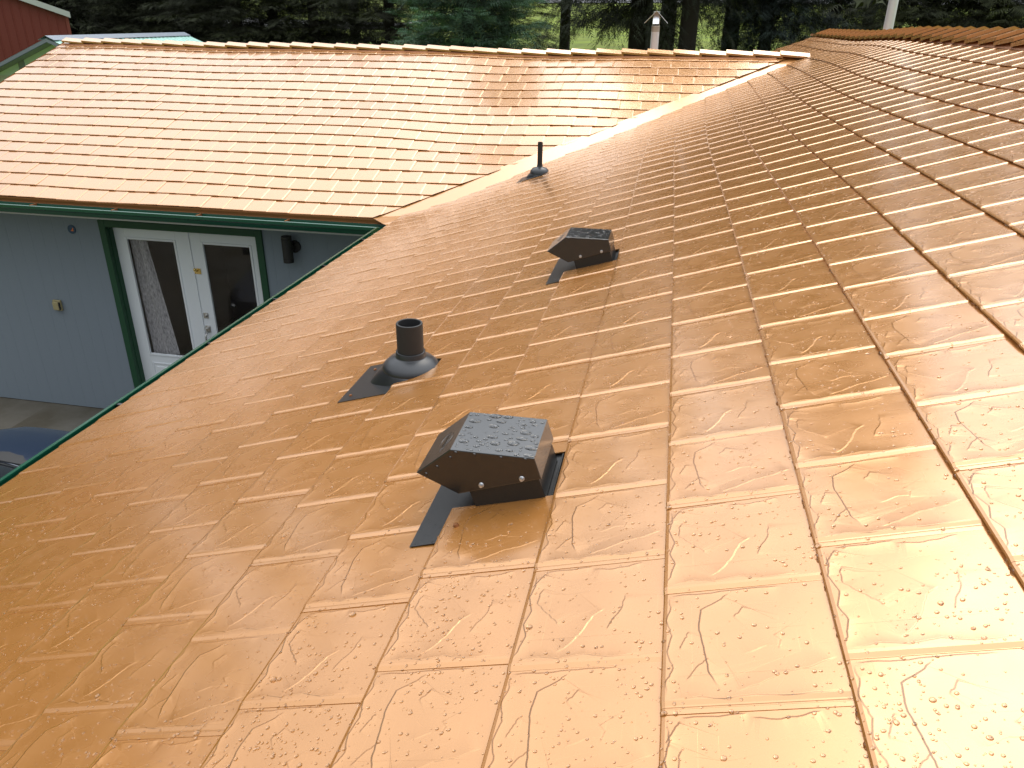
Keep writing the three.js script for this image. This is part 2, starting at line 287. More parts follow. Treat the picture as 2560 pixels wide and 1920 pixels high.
{ // decks under the shingles, back slopes, walls
  const q4 = (a, b, c, d) => [a, b, c, a, c, d];
  const deck = []; for (let i = -3; i < 60; i += 3) for (let k = -11; k < 9.8; k += 1.3) { const k1 = Math.min(9.8, k + 1.3), u1 = Math.min(59.1, i + 3), z = -(i + u1) / 2 * U; const c = roofP((i + u1) / 2, (k + k1) / 2); if (c.y < EYE + (Y1 + (-c.z / UF - Z1) * Math.tan(TH2)) * UF - .3) continue; deck.push(...q4(roofP(i, k, -.06), roofP(u1, k, -.06), roofP(u1, k1, -.06), roofP(i, k1, -.06))); }
  mesh('roof_deck', soup(deck), M.deck, nearRoof);
  const fd = []; for (let x = -38.4; x < 6; x += 3) for (let j = 0; j < 17.9; j += 2) { const x1 = Math.min(7, x + 3), j1 = Math.min(17.9, j + 2); if (x > j1 - VAL + 1) continue; fd.push(...q4(farQ(x, j, -.05), farQ(x1, j, -.05), farQ(x1, j1, -.05), farQ(x, j1, -.05))); }
  mesh('roof_deck', soup(fd), M.deck, farRoof);
  const nb = (u, k) => { const p = nearP(u, 9.8), s = k * cs * U; return V(p.x + s, p.y - s * Math.tan(TH), p.z); }, fb = (x, j) => { const p = farP(x, 17.9), s = j * cf * UF; return V(p.x, p.y - s * Math.tan(TH2), p.z - s); };
  mesh('back_slope', soup([...q4(nb(-3, .05), nb(59.1, .05), nb(59.1, 20.8), nb(-3, 20.8))]), M.copperPlain, nearRoof);
  mesh('back_slope', soup([...q4(fb(-38.4, .05), fb(7, .05), fb(7, 17.5), fb(-38.4, 17.5))]), M.copperPlain, farRoof);
  // valley flashing: a smooth sheet in the far wing's plane, from the shingle edge down under the near roof
  const vt = []; const vx0 = -11.75, vx1 = 6.0, NV = 16; for (let i = 0; i < NV; i++) { const a = vx0 + (vx1 - vx0) * i / NV, b = vx0 + (vx1 - vx0) * (i + 1) / NV, f = (x, o) => farP(x + o / 2, x + VAL - o / 2, .004); for (const [o0, o1] of [[-.25, 1.3], [1.3, 3.4]]) { const A = f(a, o0), B = f(b, o0), C = f(b, o1), D = f(a, o1); for (const p of [A, B, C, D]) p.y = Math.max(p.y, EYE + (Y1 - .02) * UF); vt.push(...q4(A, B, C, D)); } }
  mesh('valley_flashing', soup(vt), M.copperPlain, house);
}
// ridge caps: bent plates, each one tilted over the next
function capGeo(len, wing, pitch, lift, unit) {
  const t = [], c = Math.cos(pitch) * wing, s = Math.sin(pitch) * wing, th = .10;
  const pt = (x, side, top) => { const up = x > 0 ? lift : 0; return side === 0 ? V(x, up + top * th, 0) : V(x, up - s + top * th, side * c); };
  const L0 = -.12, L1 = len;
  for (const sd of [-1, 1]) for (const top of [0, 1]) t.push(pt(L0, 0, top), pt(L1, 0, top), pt(L1, sd, top), pt(L0, 0, top), pt(L1, sd, top), pt(L0, sd, top));
  for (const sd of [-1, 1]) { t.push(pt(L0, sd, 0), pt(L1, sd, 0), pt(L1, sd, 1), pt(L0, sd, 0), pt(L1, sd, 1), pt(L0, sd, 1)); for (const x of [L0, L1]) t.push(pt(x, 0, 0), pt(x, 0, 1), pt(x, sd, 1), pt(x, 0, 0), pt(x, sd, 1), pt(x, sd, 0)); }
  const uv = t.map((p) => [Math.abs(p.x) / len * .45 + .02, clamp(Math.abs(p.z) / wing, .02, .98)]);
  return soup(t.map((p) => p.clone().multiplyScalar(unit)), uv);
}
{
  const g = capGeo(1.41, .5, TH2, .10, UF); let n = 0; // far ridge: raised end to the left
  for (let x = -38.3; x < 5.6; x += 1.41) { const m = mesh(n ? 'ridge_cap_' + String(n).padStart(3, '0') : 'ridge_cap', g, M.copperFar, farRoof); m.position.copy(farQ(x + 1.41, 17.9, .08)); m.position.z = farP(x, 17.9).z; m.rotation.y = Math.PI; n++; }
  const g2 = capGeo(1.25, .86, TH, .13, U); n = 0; // near ridge: raised end to the eye
  for (let u = -2; u < 59; u += 1.25) { const m = mesh(n ? 'ridge_cap_' + String(n).padStart(3, '0') : 'ridge_cap', g2, M.copper, nearRoof); m.position.copy(roofP(u + 1.25, 9.8, .07)); m.rotation.y = -Math.PI / 2; n++; }
  const z = []; for (let x = -38.4; x < 5; x += 4) { const a = farQ(x, 17.28, .03), b = farQ(Math.min(5.2, x + 4), 17.28, .03), c = farQ(Math.min(5.2, x + 4), 17.5, .10), d = farQ(x, 17.5, .10); z.push(a, b, c, a, c, d); }
  mesh('ridge_closure', soup(z), M.copperTrim, farRoof);
  const zn = []; for (let u = -2; u < 59; u += 4) { const a = roofP(u, 8.95, .02), b = roofP(u + 4, 8.95, .02), c = roofP(u + 4, 9.1, .12), d = roofP(u, 9.1, .12); zn.push(a, b, c, a, c, d); }
  mesh('ridge_closure', soup(zn), M.copperTrim, nearRoof);
  // far rake edge
  const rk = []; for (let j = 0; j < 17.8; j += 1.79) { const P = (j, h) => farQ(-38.52, j, h); if (j + 1.79 > 17.95) continue; rk.push(P(j, -.25), P(j + 1.79, -.25), P(j + 1.79, .05), P(j, -.25), P(j + 1.79, .05), P(j, .05)); }
  mesh('rake_trim', soup(rk), M.copperTrim, farRoof);
}
{ // eaves: drip trim, gutters, fascia, soffit
  const fe = farP(0, 0), y = fe.y, z = fe.z, x0 = -38.4 * UF, x1 = -10.72 * UF;
  mesh('eave_trim', prism([[z + .012, y + .004], [z + .012, y - .012], [z + .002, y - .014], [z + .002, y - .038], [z + .012, y - .044], [z - .01, y - .044], [z - .01, y + .002]], x0, x1), M.copperTrim, farRoof);
  const gp = [[.004, .042], [.016, .115], [.045, .142], [.085, .13], [.098, .095], [.112, .08], [.112, .052], [.098, .048], [.098, .056], [.106, .06], [.1, .085], [.088, .1], [.075, .12], [.045, .13], [.024, .11], [.010, .042]].map(([a, b]) => [z + a, y - b]);
  const gutter = mesh('gutter', prism(gp, x0, x1 - .03), M.green, house); gutter.userData.label = 'green metal gutter under the far wing eave';
  for (let x = -36; x < -12; x += 4.1) mesh('gutter_clip', box(x * UF - .008, x * UF + .008, y - .066, y - .045, z + .006, z + .10), M.copperTrim, gutter);
  mesh('soffit', box(x0, x1, y - .17, y - .155, z - .5, z + .003), M.soffit, house);
  mesh('fascia', box(x0, x1, y - .172, y - .058, z - .02, z + .001), M.greenTrim, house);
  // near eave: shingle edge at k = -11; gutter beyond it
  const ne = roofP(10, -11), nx = ne.x, ny = ne.y;
  const gn = [[0, -.052], [.012, -.135], [.04, -.16], [.075, -.14], [.092, -.09], [.098, -.05], [.098, -.03], [.076, -.026], [.076, -.034], [.086, -.042], [.08, -.09], [.066, -.128], [.04, -.146], [.022, -.12], [.008, -.052]];
  const gm = prism(gn, -27.6 * U, .7).rotateY(-Math.PI / 2); // swept along -z, mouth to -x
  const g2 = mesh('gutter', gm, M.green, house); g2.position.set(nx - .008, ny, 0); g2.userData.label = 'green metal gutter along the near roof eave';
  for (let u = 2; u < 27; u += 3.4) mesh('gutter_clip', box(-.088, .002, -.044, -.03, -u * U - .008, -u * U + .008), M.black, g2);
  mesh('fascia', box(nx + .002, nx + .02, ny - .18, ny - .03, -27.8 * U, .7), M.white, house);
  const lip = []; for (let u = 15; u < 27; u += .5) lip.push(box(nx - .004, nx + .02, ny - .03, ny - .022, -(u + .47) * U, -u * U));
  mesh('drip_edge', merge(lip), M.white, house);
}
{ // walls of both wings
  const zw = -(Z1 + 2) * UF, yT = EYE + Y1 * UF - .155, L = -38 * UF, Rr = -10.1 * UF, d0 = -26.5 * UF, d1 = -18.01 * UF, dTop = EYE - 8.79 * UF;
  const wall = grp('grey_wall', house), R = rng(5), bw = .152; let n = 0;
  const put = (a, b, c, d) => mesh(n++ ? 'siding_board_' + String(n - 1).padStart(3, '0') : 'siding_board', box(a + .0003, b - .0003, c, d, zw - .02, zw + (R() - .5) * .0004, .0006), M.wall, wall);
  for (let x = L; x < Rr; x += bw) { const b = Math.min(Rr, x + bw); if (b <= d0 || x >= d1) put(x, b, .015, yT); else { if (x < d0) put(x, d0, .015, yT); if (b > d1) put(d1, b, .015, yT); put(Math.max(x, d0), Math.min(b, d1), dTop, yT); } }
  mesh('sheathing', merge([box(L, d0, .015, yT, zw - .14, zw - .021), box(d1, Rr, .015, yT, zw - .14, zw - .021), box(d0, d1, dTop, yT, zw - .14, zw - .021)]), M.wall, wall);
  mesh('foundation', box(L, Rr, -.1, .012, zw - .14, zw - .012), mat(.12, .11, .1, .9), house);
  mesh('gable_wall', soup([V(L, 0, zw), V(L, yT, zw), V(L, yT, zw - 6.4), V(L, 0, zw), V(L, yT, zw - 6.4), V(L, 0, zw - 6.4), V(L, yT, zw), V(L, farP(0, 17.4).y, farP(0, 17.9).z), V(L, yT, zw - 6.4)]), M.wall, house);
  const xw = -9.0 * U;
  mesh('near_wing_wall', box(xw - .12, xw, 0, nearP(0, -10.2).y - .2, -27.8 * U, .7), M.wall, house);
  // a dim room behind the doors
  const rm = [box(d0 - .6, d1 + 1.4, 0, .02, zw - 3.2, zw - .15), box(d0 - .6, d1 + 1.4, 2.36, 2.4, zw - 3.2, zw - .15), box(d0 - .64, d0 - .6, .02, 2.36, zw - 3.2, zw - .15), box(d1 + 1.4, d1 + 1.44, .02, 2.36, zw - 3.2, zw - .15), box(d0 - .6, d1 + 1.4, .02, 2.36, zw - 3.24, zw - 3.2)];
  mesh('room', merge(rm), M.room, house);
  // door casing
  const fr = grp('door_casing', house), tw = .075, zf = zw + .022;
  mesh('jamb', box(d0, d0 + tw, 0, dTop, zw - .03, zf, .004), M.greenTrim, fr); mesh('jamb', box(d1 - tw, d1, 0, dTop, zw - .03, zf, .004), M.greenTrim, fr); mesh('lintel', box(d0 + tw, d1 - tw, dTop - tw, dTop, zw - .03, zf - .001, .004), M.greenTrim, fr);
  mesh('reveal', merge([box(d0 + tw - .01, d0 + tw + .006, 0, dTop - tw, zw - .13, zw - .03), box(d1 - tw - .006, d1 - tw + .01, 0, dTop - tw, zw - .13, zw - .03), box(d0 + tw + .006, d1 - tw - .006, dTop - tw - .006, dTop - tw + .01, zw - .13, zw - .03)]), M.greenTrim, fr);
  mesh('door_sill', box(d0 + tw, d1 - tw, 0, .04, zw - .13, zw + .03, .006), M.steel, fr);
  // two glazed leaves, set back
  const zl = -(Z1 + 2.42) * UF, leaf = (a, b, pa, pb, first) => {
    const g = grp('door_leaf', house), t = .045, y0 = .045, y1 = EYE - 9.16 * UF, pt = EYE - 9.78 * UF, pb2 = EYE - 15.85 * UF;
    mesh('stile', box(a, pa - .02, y0, y1, zl - t, zl, .004), M.white, g); mesh('stile', box(pb + .02, b, y0, y1, zl - t, zl, .004), M.white, g);
    mesh('top_rail', box(pa - .02, pb + .02, pt + .02, y1, zl - t, zl - .0015), M.white, g); mesh('bottom_rail', box(pa - .02, pb + .02, y0, pb2 - .02, zl - t, zl - .0015), M.white, g);
    const bd = [box(pa - .022, pa + .004, pb2 - .022, pt + .022, zl - .02, zl + .008, .005), box(pb - .004, pb + .022, pb2 - .022, pt + .022, zl - .02, zl + .008, .005), box(pa + .004, pb - .004, pt - .004, pt + .022, zl - .02, zl + .007, .005), box(pa + .004, pb - .004, pb2 - .022, pb2 + .004, zl - .02, zl + .007, .005)];
    mesh('glazing_bead', merge(bd), M.white, g);
    const py0 = .2, py1 = pb2 - .11, rp = [box(pa, pa + .018, py0, py1, zl - .01, zl + .008, .004), box(pb - .018, pb, py0, py1, zl - .01, zl + .008, .004), box(pa + .018, pb - .018, py0, py0 + .018, zl - .01, zl + .0075, .004), box(pa + .018, pb - .018, py1 - .018, py1, zl - .01, zl + .0075, .004), box(pa + .05, pb - .05, py0 + .05, py1 - .05, zl - .01, zl + .006, .005)];
    mesh('raised_panel', merge(rp), M.white, g);
    mesh('pane', new THREE.PlaneGeometry(pb - pa + .02, pt - pb2 + .02).translate((pa + pb) / 2, (pt + pb2) / 2, zl - .018), M.glass, g);
    return g;
  };
  const l1 = leaf(-26.16 * UF, -22.26 * UF, -25.5 * UF, -22.95 * UF), l2 = leaf(-22.14 * UF, -18.42 * UF, -21.43 * UF, -18.98 * UF);
  mesh('astragal', box(-22.34 * UF, -22.08 * UF, .05, EYE - 9.17 * UF, zl, zl + .012, .004), M.white, l1);
  // lace curtains
  const curtain = (xa, xb, lean, parent) => { const g = new THREE.PlaneGeometry(xb - xa, 1.42, 40, 4), p = g.attributes.position; for (let i = 0; i < p.count; i++) { const x = p.getX(i), yy = p.getY(i); p.setX(i, x + (.71 - yy) * lean * (x + (xb - xa) / 2) / (xb - xa)); p.setZ(i, .018 * Math.sin(x * 62) + .008 * Math.sin(x * 131 + yy * 2)); } g.computeVertexNormals(); return mesh('lace_curtain', g.translate((xa + xb) / 2, EYE - 12.8 * UF, zl - .09), M.lace, parent); };
  const lt = dataTex(256, 256, (d) => { for (let j = 0; j < 256; j++) for (let i = 0; i < 256; i++) { const k = (j * 256 + i) * 4, n = noise.noise(i / 9, j / 9, 1) + .6 * noise.noise(i / 4, j / 4, 3); const v = clamp(.42 + n * .26, .15, .7); d[k] = v; d[k + 1] = v * .97; d[k + 2] = v; d[k + 3] = 1; } });
  M.lace.map = lt; M.lace.color.setRGB(1, 1, 1);
  curtain(-25.6 * UF, -24.75 * UF, .10, l1); curtain(-19.25 * UF, -18.95 * UF, -.02, l2);
  // locks and handle
  const X = (x) => x * UF, Y = (y) => EYE + y * UF;
  const knobs = (y, m, r) => new THREE.CylinderGeometry(r, r * 1.1, .012, 20).rotateX(Math.PI / 2).translate(X(-21.88), Y(y), zl + .006);
  const db = mesh('deadbolt', merge([box(X(-21.88) - .03, X(-21.88) + .03, Y(-13.45) - .034, Y(-13.45) + .034, zl, zl + .008, .008), knobs(-13.45, 0, .022), new THREE.CylinderGeometry(.014, .014, .03, 16).rotateX(Math.PI / 2).translate(X(-21.88), Y(-13.45), zl + .018)]), M.steel, l2);
  const hc = new THREE.CatmullRomCurve3([V(X(-21.9), Y(-14.3), zl + .01), V(X(-21.92), Y(-14.45), zl + .055), V(X(-21.9), Y(-14.9), zl + .06), V(X(-21.86), Y(-15.3), zl + .055), V(X(-21.84), Y(-15.5), zl + .01)]);
  mesh('door_handle', merge([box(X(-21.88) - .03, X(-21.88) + .03, Y(-14.35), Y(-13.98), zl, zl + .012, .008), new THREE.TubeGeometry(hc, 20, .010, 8), box(X(-21.88) - .02, X(-21.88) + .02, Y(-14.12), Y(-14.05), zl + .01, zl + .05, .006)]), M.steel, l2);
  mesh('brass_latch', merge([box(X(-22.1), X(-21.75), Y(-11.3), Y(-11.02), zl + .001, zl + .009, .003), new THREE.CylinderGeometry(.012, .018, .045, 16).rotateX(Math.PI / 2.3).translate(X(-21.95), Y(-11.08), zl + .03), new THREE.SphereGeometry(.016, 14, 10).translate(X(-21.93), Y(-11.02), zl + .05)]), M.brass, l2);
}

// ------------------------------------------------------------------ fixtures on the grey wall
{
  const zw = -(Z1 + 2) * UF + .001, X = (x) => x * UF, Y = (y) => EYE + y * UF;
  const lamp = thing('wall_lamp', 'black cylinder wall lamp beside the white double doors', 'wall lamp', [X(-16.5), Y(-10.1), zw]);
  mesh('lamp_tube', cyl(.052, .052, .27, 28).translate(-.02, 0, .10), M.dark, lamp);
  mesh('band', new THREE.TorusGeometry(.0525, .003, 8, 28).rotateX(Math.PI / 2).translate(-.02, .235, .10), M.black, lamp); mesh('band', new THREE.TorusGeometry(.0525, .003, 8, 28).rotateX(Math.PI / 2).translate(-.02, .03, .10), M.black, lamp);
  mesh('back_plate', new THREE.CylinderGeometry(.062, .062, .03, 28).rotateX(Math.PI / 2).translate(.02, .145, .015), M.dark, lamp); mesh('bracket', box(-.03, .03, .12, .17, .02, .07, .004), M.dark, lamp);
  const st = thing('wall_plaque', 'small round blue plaque with an orange mark on grey wall', 'plaque', [X(-28.07), Y(-9.37), zw]);
  mesh('disc', new THREE.CylinderGeometry(.048, .048, .008, 32).rotateX(Math.PI / 2).translate(0, 0, .004), mat(.012, .05, .115, .35), st);
  const sh = new THREE.Shape(); [[-.018, -.012], [.004, .002], [.012, .02], [.022, .012], [.014, -.004], [.02, -.016], [-.002, -.018]].forEach(([a, b], i) => i ? sh.lineTo(a, b) : sh.moveTo(a, b));
  mesh('orange_mark', new THREE.ExtrudeGeometry(sh, { depth: .002, bevelEnabled: false }).translate(.006, 0, .0082), mat(.7, .16, .04, .5), st);
  const ob = thing('outlet_box', 'beige weatherproof outlet box on grey wall below the plaque', 'outlet box', [X(-29.92), Y(-13.4) - .06, zw]);
  mesh('box', box(-.05, .05, 0, .125, 0, .03, .008), M.beige, ob); mesh('flip_cover', box(-.036, .04, .012, .112, .028, .058, .012), M.beige, ob); mesh('hinge', box(.036, .05, .02, .105, .03, .05, .003), M.dark, ob);
}

// ------------------------------------------------------------------ things on the near roof
const rivetG = new THREE.CylinderGeometry(.0032, .0042, .002, 12).rotateZ(-Math.PI / 2), screwG = merge([new THREE.CylinderGeometry(.0052, .0062, .002, 18), new THREE.CylinderGeometry(.0036, .004, .005, 6).translate(0, .003, 0)]), roofScrewG = screwG.clone().scale(1.5, 1.3, 1.5);
function onRoof(name, label, category, u, k, group) { const g = thing(name, label, category, [0, 0, 0], group); basis(roofP(u, k), roofP(u - 1, k), roofP(u, k - 1)).decompose(g.position, g.quaternion, g.scale); return g; }
const lx = (u, u0) => -(u - u0) * U, lz = (k, k0) => -(k - k0) * U;
function extr(poly, depth, bevel) { // polygon in (downslope, up), swept away from the eye
  const sh = new THREE.Shape(poly.map(([a, b]) => new THREE.Vector2(a, b)));
  return new THREE.ExtrudeGeometry(sh, { depth: depth - 2 * bevel, bevelEnabled: true, bevelSize: bevel, bevelThickness: bevel, bevelOffset: -bevel, bevelSegments: 2 }).translate(0, 0, bevel).rotateY(-Math.PI / 2);
}
function boxVent(u0, label) {
  const k0 = -1.5, g = onRoof('roof_vent', label, 'roof vent', u0, k0, 'black hooded roof vents');
  const hood = mesh('hood', extr([[-2.174, .488], [-1.773, .653], [-1.061, .413], [-1.063, .200], [-1.862, .198]].map(([k, h]) => [lz(k, k0), h * U]), .735 * U, .0022).translate(0, 0, 0), M.blackHood, g);
  for (const [k, h] of [[-2.086, .459], [-1.957, .509], [-1.803, .573], [-1.737, .611], [-1.577, .557], [-1.351, .479], [-1.144, .417]]) mesh('rivet', rivetG, M.blackHood, hood).position.set(.0008, h * U, lz(k, k0));
  for (const [k, h] of [[-1.618, .247], [-1.233, .238]]) { const m = mesh('screw', screwG, M.zinc, hood); m.rotation.z = -Math.PI / 2; m.position.set(.0006, h * U, lz(k, k0)); }
  // pressed mark on the sloping nose: an oval rim with a short row of strokes
  const n0 = V(0, .488 * U, lz(-2.174, k0)), n1 = V(0, .653 * U, lz(-1.773, k0)), ez = n0.clone().sub(n1).normalize(), ex = V(1, 0, 0), ey = ez.clone().cross(ex);
  const logo = merge([new THREE.TorusGeometry(.017, .0009, 6, 40).scale(1.7, 1, .8), ...[-.018, -.009, 0, .009, .018].map((x, i) => box(x - .0028, x + .0028, -.006 + (i % 2) * .002, .006, -.0004, .0007, .0006)), box(.034, .052, -.004, -.001, -.0004, .0006, .0005), box(.034, .046, .003, .005, -.0004, .0006, .0005)]).applyMatrix4(new THREE.Matrix4().makeBasis(ex, ez.clone().negate(), ey.clone().negate().multiplyScalar(ey.y < 0 ? 1 : -1)));
  mesh('pressed_mark', logo, M.blackHood, hood).position.copy(n0.clone().lerp(n1, .58)).add(V(-.365 * U, 0, 0));
  mesh('neck', box(lx(u0 + .015, u0), lx(u0 + .715, u0), -.004, .23 * U, lz(-1.758, k0), lz(-1.088, k0), .002), M.black, g);
  const q = (u, k, h) => V(lx(u, u0), h * U, lz(k, k0)), ua = u0 - .47, ub = u0 + 1.2, th = .006, t = [], rows = [[-2.262, .030], [-1.99, .026], [-1.0, -.028]];
  for (let i = 0; i < 2; i++) { const [ka, ha] = rows[i], [kb, hb] = rows[i + 1]; t.push(q(ua, ka, ha), q(ub, kb, hb), q(ub, ka, ha), q(ua, ka, ha), q(ua, kb, hb), q(ub, kb, hb)); }
  t.push(q(ua, -2.262, .03), q(ub, -2.262, .03), q(ub, -2.262, .03 - th), q(ua, -2.262, .03), q(ub, -2.262, .03 - th), q(ua, -2.262, .03 - th));
  t.push(q(ua, -2.262, .03), q(ua, -2.262, .03 - th), q(ua, -2, .027), q(ua, -2.262, .03 - th), q(ua, -2, .027 - th), q(ua, -2, .027));
  const fl = mesh('flange', soup(t), M.black, g); mesh('water_rib', box(lx(u0 - .05, u0), lx(u0 + .9, u0), -.006, -.0012, lz(-1.045, k0), lz(-1.03, k0), .001), M.black, fl);
  return g;
}
boxVent(5.6, 'black hooded roof vent with big distinct rain beads and a pressed mark');
boxVent(13.19, 'black hooded roof vent between the short wide pipe and the thin tall pipe');
function pipeVent(u, k, r, top, collar, s, plate, label) {
  const g = thing('vent_pipe', label, 'vent pipe'), base = roofP(u, k); g.position.copy(base);
  const wall = r * .17, pr = [[r - wall, -.1], [r - wall, top - .002], [r - wall + .002, top], [r - .002, top], [r, top - .002], [r, -.1]].map(([a, b]) => new THREE.Vector2(a, b));
  mesh('pipe', new THREE.LatheGeometry(pr, 40), M.abs, g);
  const boot = mesh('rubber_boot', new THREE.LatheGeometry([[r * 1.0, collar + .012], [r * 1.12, collar + .012], [r * 1.12, collar - .004], [r * 1.2, collar - .008], [s * .74, collar - .3 * (collar - s * .2)], [s * .92, collar - .62 * (collar - s * .2)], [s * .985, s * .3], [s, s * .22], [s * .99, s * .12]].map(([a, b]) => new THREE.Vector2(a, b)), 48), M.rubber, g);
  // skirt: from the round dome down to the pitched plate, drawn out downslope
  const N = 48, rows = 6, pts = []; for (let j = 0; j <= rows; j++) { const a = j / rows, row = []; for (let i = 0; i <= N; i++) { const f = i / N * 2 * Math.PI, c = Math.cos(f), sn2 = Math.sin(f); const x1 = c * s, z1 = sn2 * s, y1 = s * .20, st = c < 0 ? 1 + .42 * c * c : 1.04; const xb = c * s * 1.10 * st, zb = sn2 * s * 1.10, yb = xb * Math.tan(TH) + .004; const e = a, bulge = Math.pow(a, 1.5); row.push(V(x1 + (xb - x1) * e, y1 + (Math.min(yb, y1) - y1) * bulge ** .8, z1 + (zb - z1) * e)); } pts.push(row); }
  const t = []; for (let j = 0; j < rows; j++) for (let i = 0; i < N; i++) { const a = pts[j][i], b = pts[j][i + 1], c = pts[j + 1][i + 1], d = pts[j + 1][i]; t.push(a, b, c, a, c, d); }
  const sg = new THREE.BufferGeometry(), pos = [], idx = []; pts.flat().forEach((p) => pos.push(p.x, p.y, p.z)); for (let j = 0; j < rows; j++) for (let i = 0; i < N; i++) { const a = j * (N + 1) + i; idx.push(a, a + N + 1, a + 1, a + 1, a + N + 1, a + N + 2); } sg.setAttribute('position', new THREE.Float32BufferAttribute(pos, 3)); sg.setAttribute('uv', new THREE.Float32BufferAttribute(new Float32Array(pos.length / 3 * 2), 2)); sg.setIndex(idx); sg.computeVertexNormals();
  mesh('boot_skirt', sg, M.rubber, g);
  // flange plate in the roof plane
  const [ka, kb, ua, ub, h0, h1] = plate, P = (uu, kk, h) => roofP(uu, kk, h).sub(base), th = .008, hh = (kk) => h0 + (h1 - h0) * (kk - ka) / (kb - ka);
  const km = ka + (kb - ka) * .45, A = P(ua, ka, h0), B = P(ub, ka, h0), C = P(ub, kb, h1), D = P(ua, kb, h1), lo = (v) => v.clone().add(V(0, -th * U, 0));
  const pl = mesh('flange', soup([A, C, B, A, D, C, A, B, lo(B), A, lo(B), lo(A), A, lo(A), lo(D), A, lo(D), D, B, C, lo(C), B, lo(C), lo(B)]), M.black, g);
  return { g, pl, base, hh };
}
{
  const p = pipeVent(9.8, -3.87, .0445, .785 * U, .295 * U, .098, [-4.79, -2.97, 9.10, 10.42, .052, -.02], 'short wide black vent pipe on a flared rubber boot between the two hooded vents');
  for (const [u, k] of [[10.2, -4.62], [9.27, -4.65]]) { const m = mesh('screw', roofScrewG, M.copperTrim, p.pl); m.position.copy(roofP(u, k, .033).sub(p.base)); m.rotation.z = TH; }
  pipeVent(29.95, -5.4, .0225, 1.25 * U, .36 * U, .088, [-6.2, -5.15, 29.2, 30.6, .07, .045], 'thin tall black vent pipe on a domed boot beside the valley');
  const sc = mesh('screw', roofScrewG, M.copperTrim, nearRoof); sc.position.copy(roofP(5.32, -1.857, .034)); sc.rotation.z = TH;
}
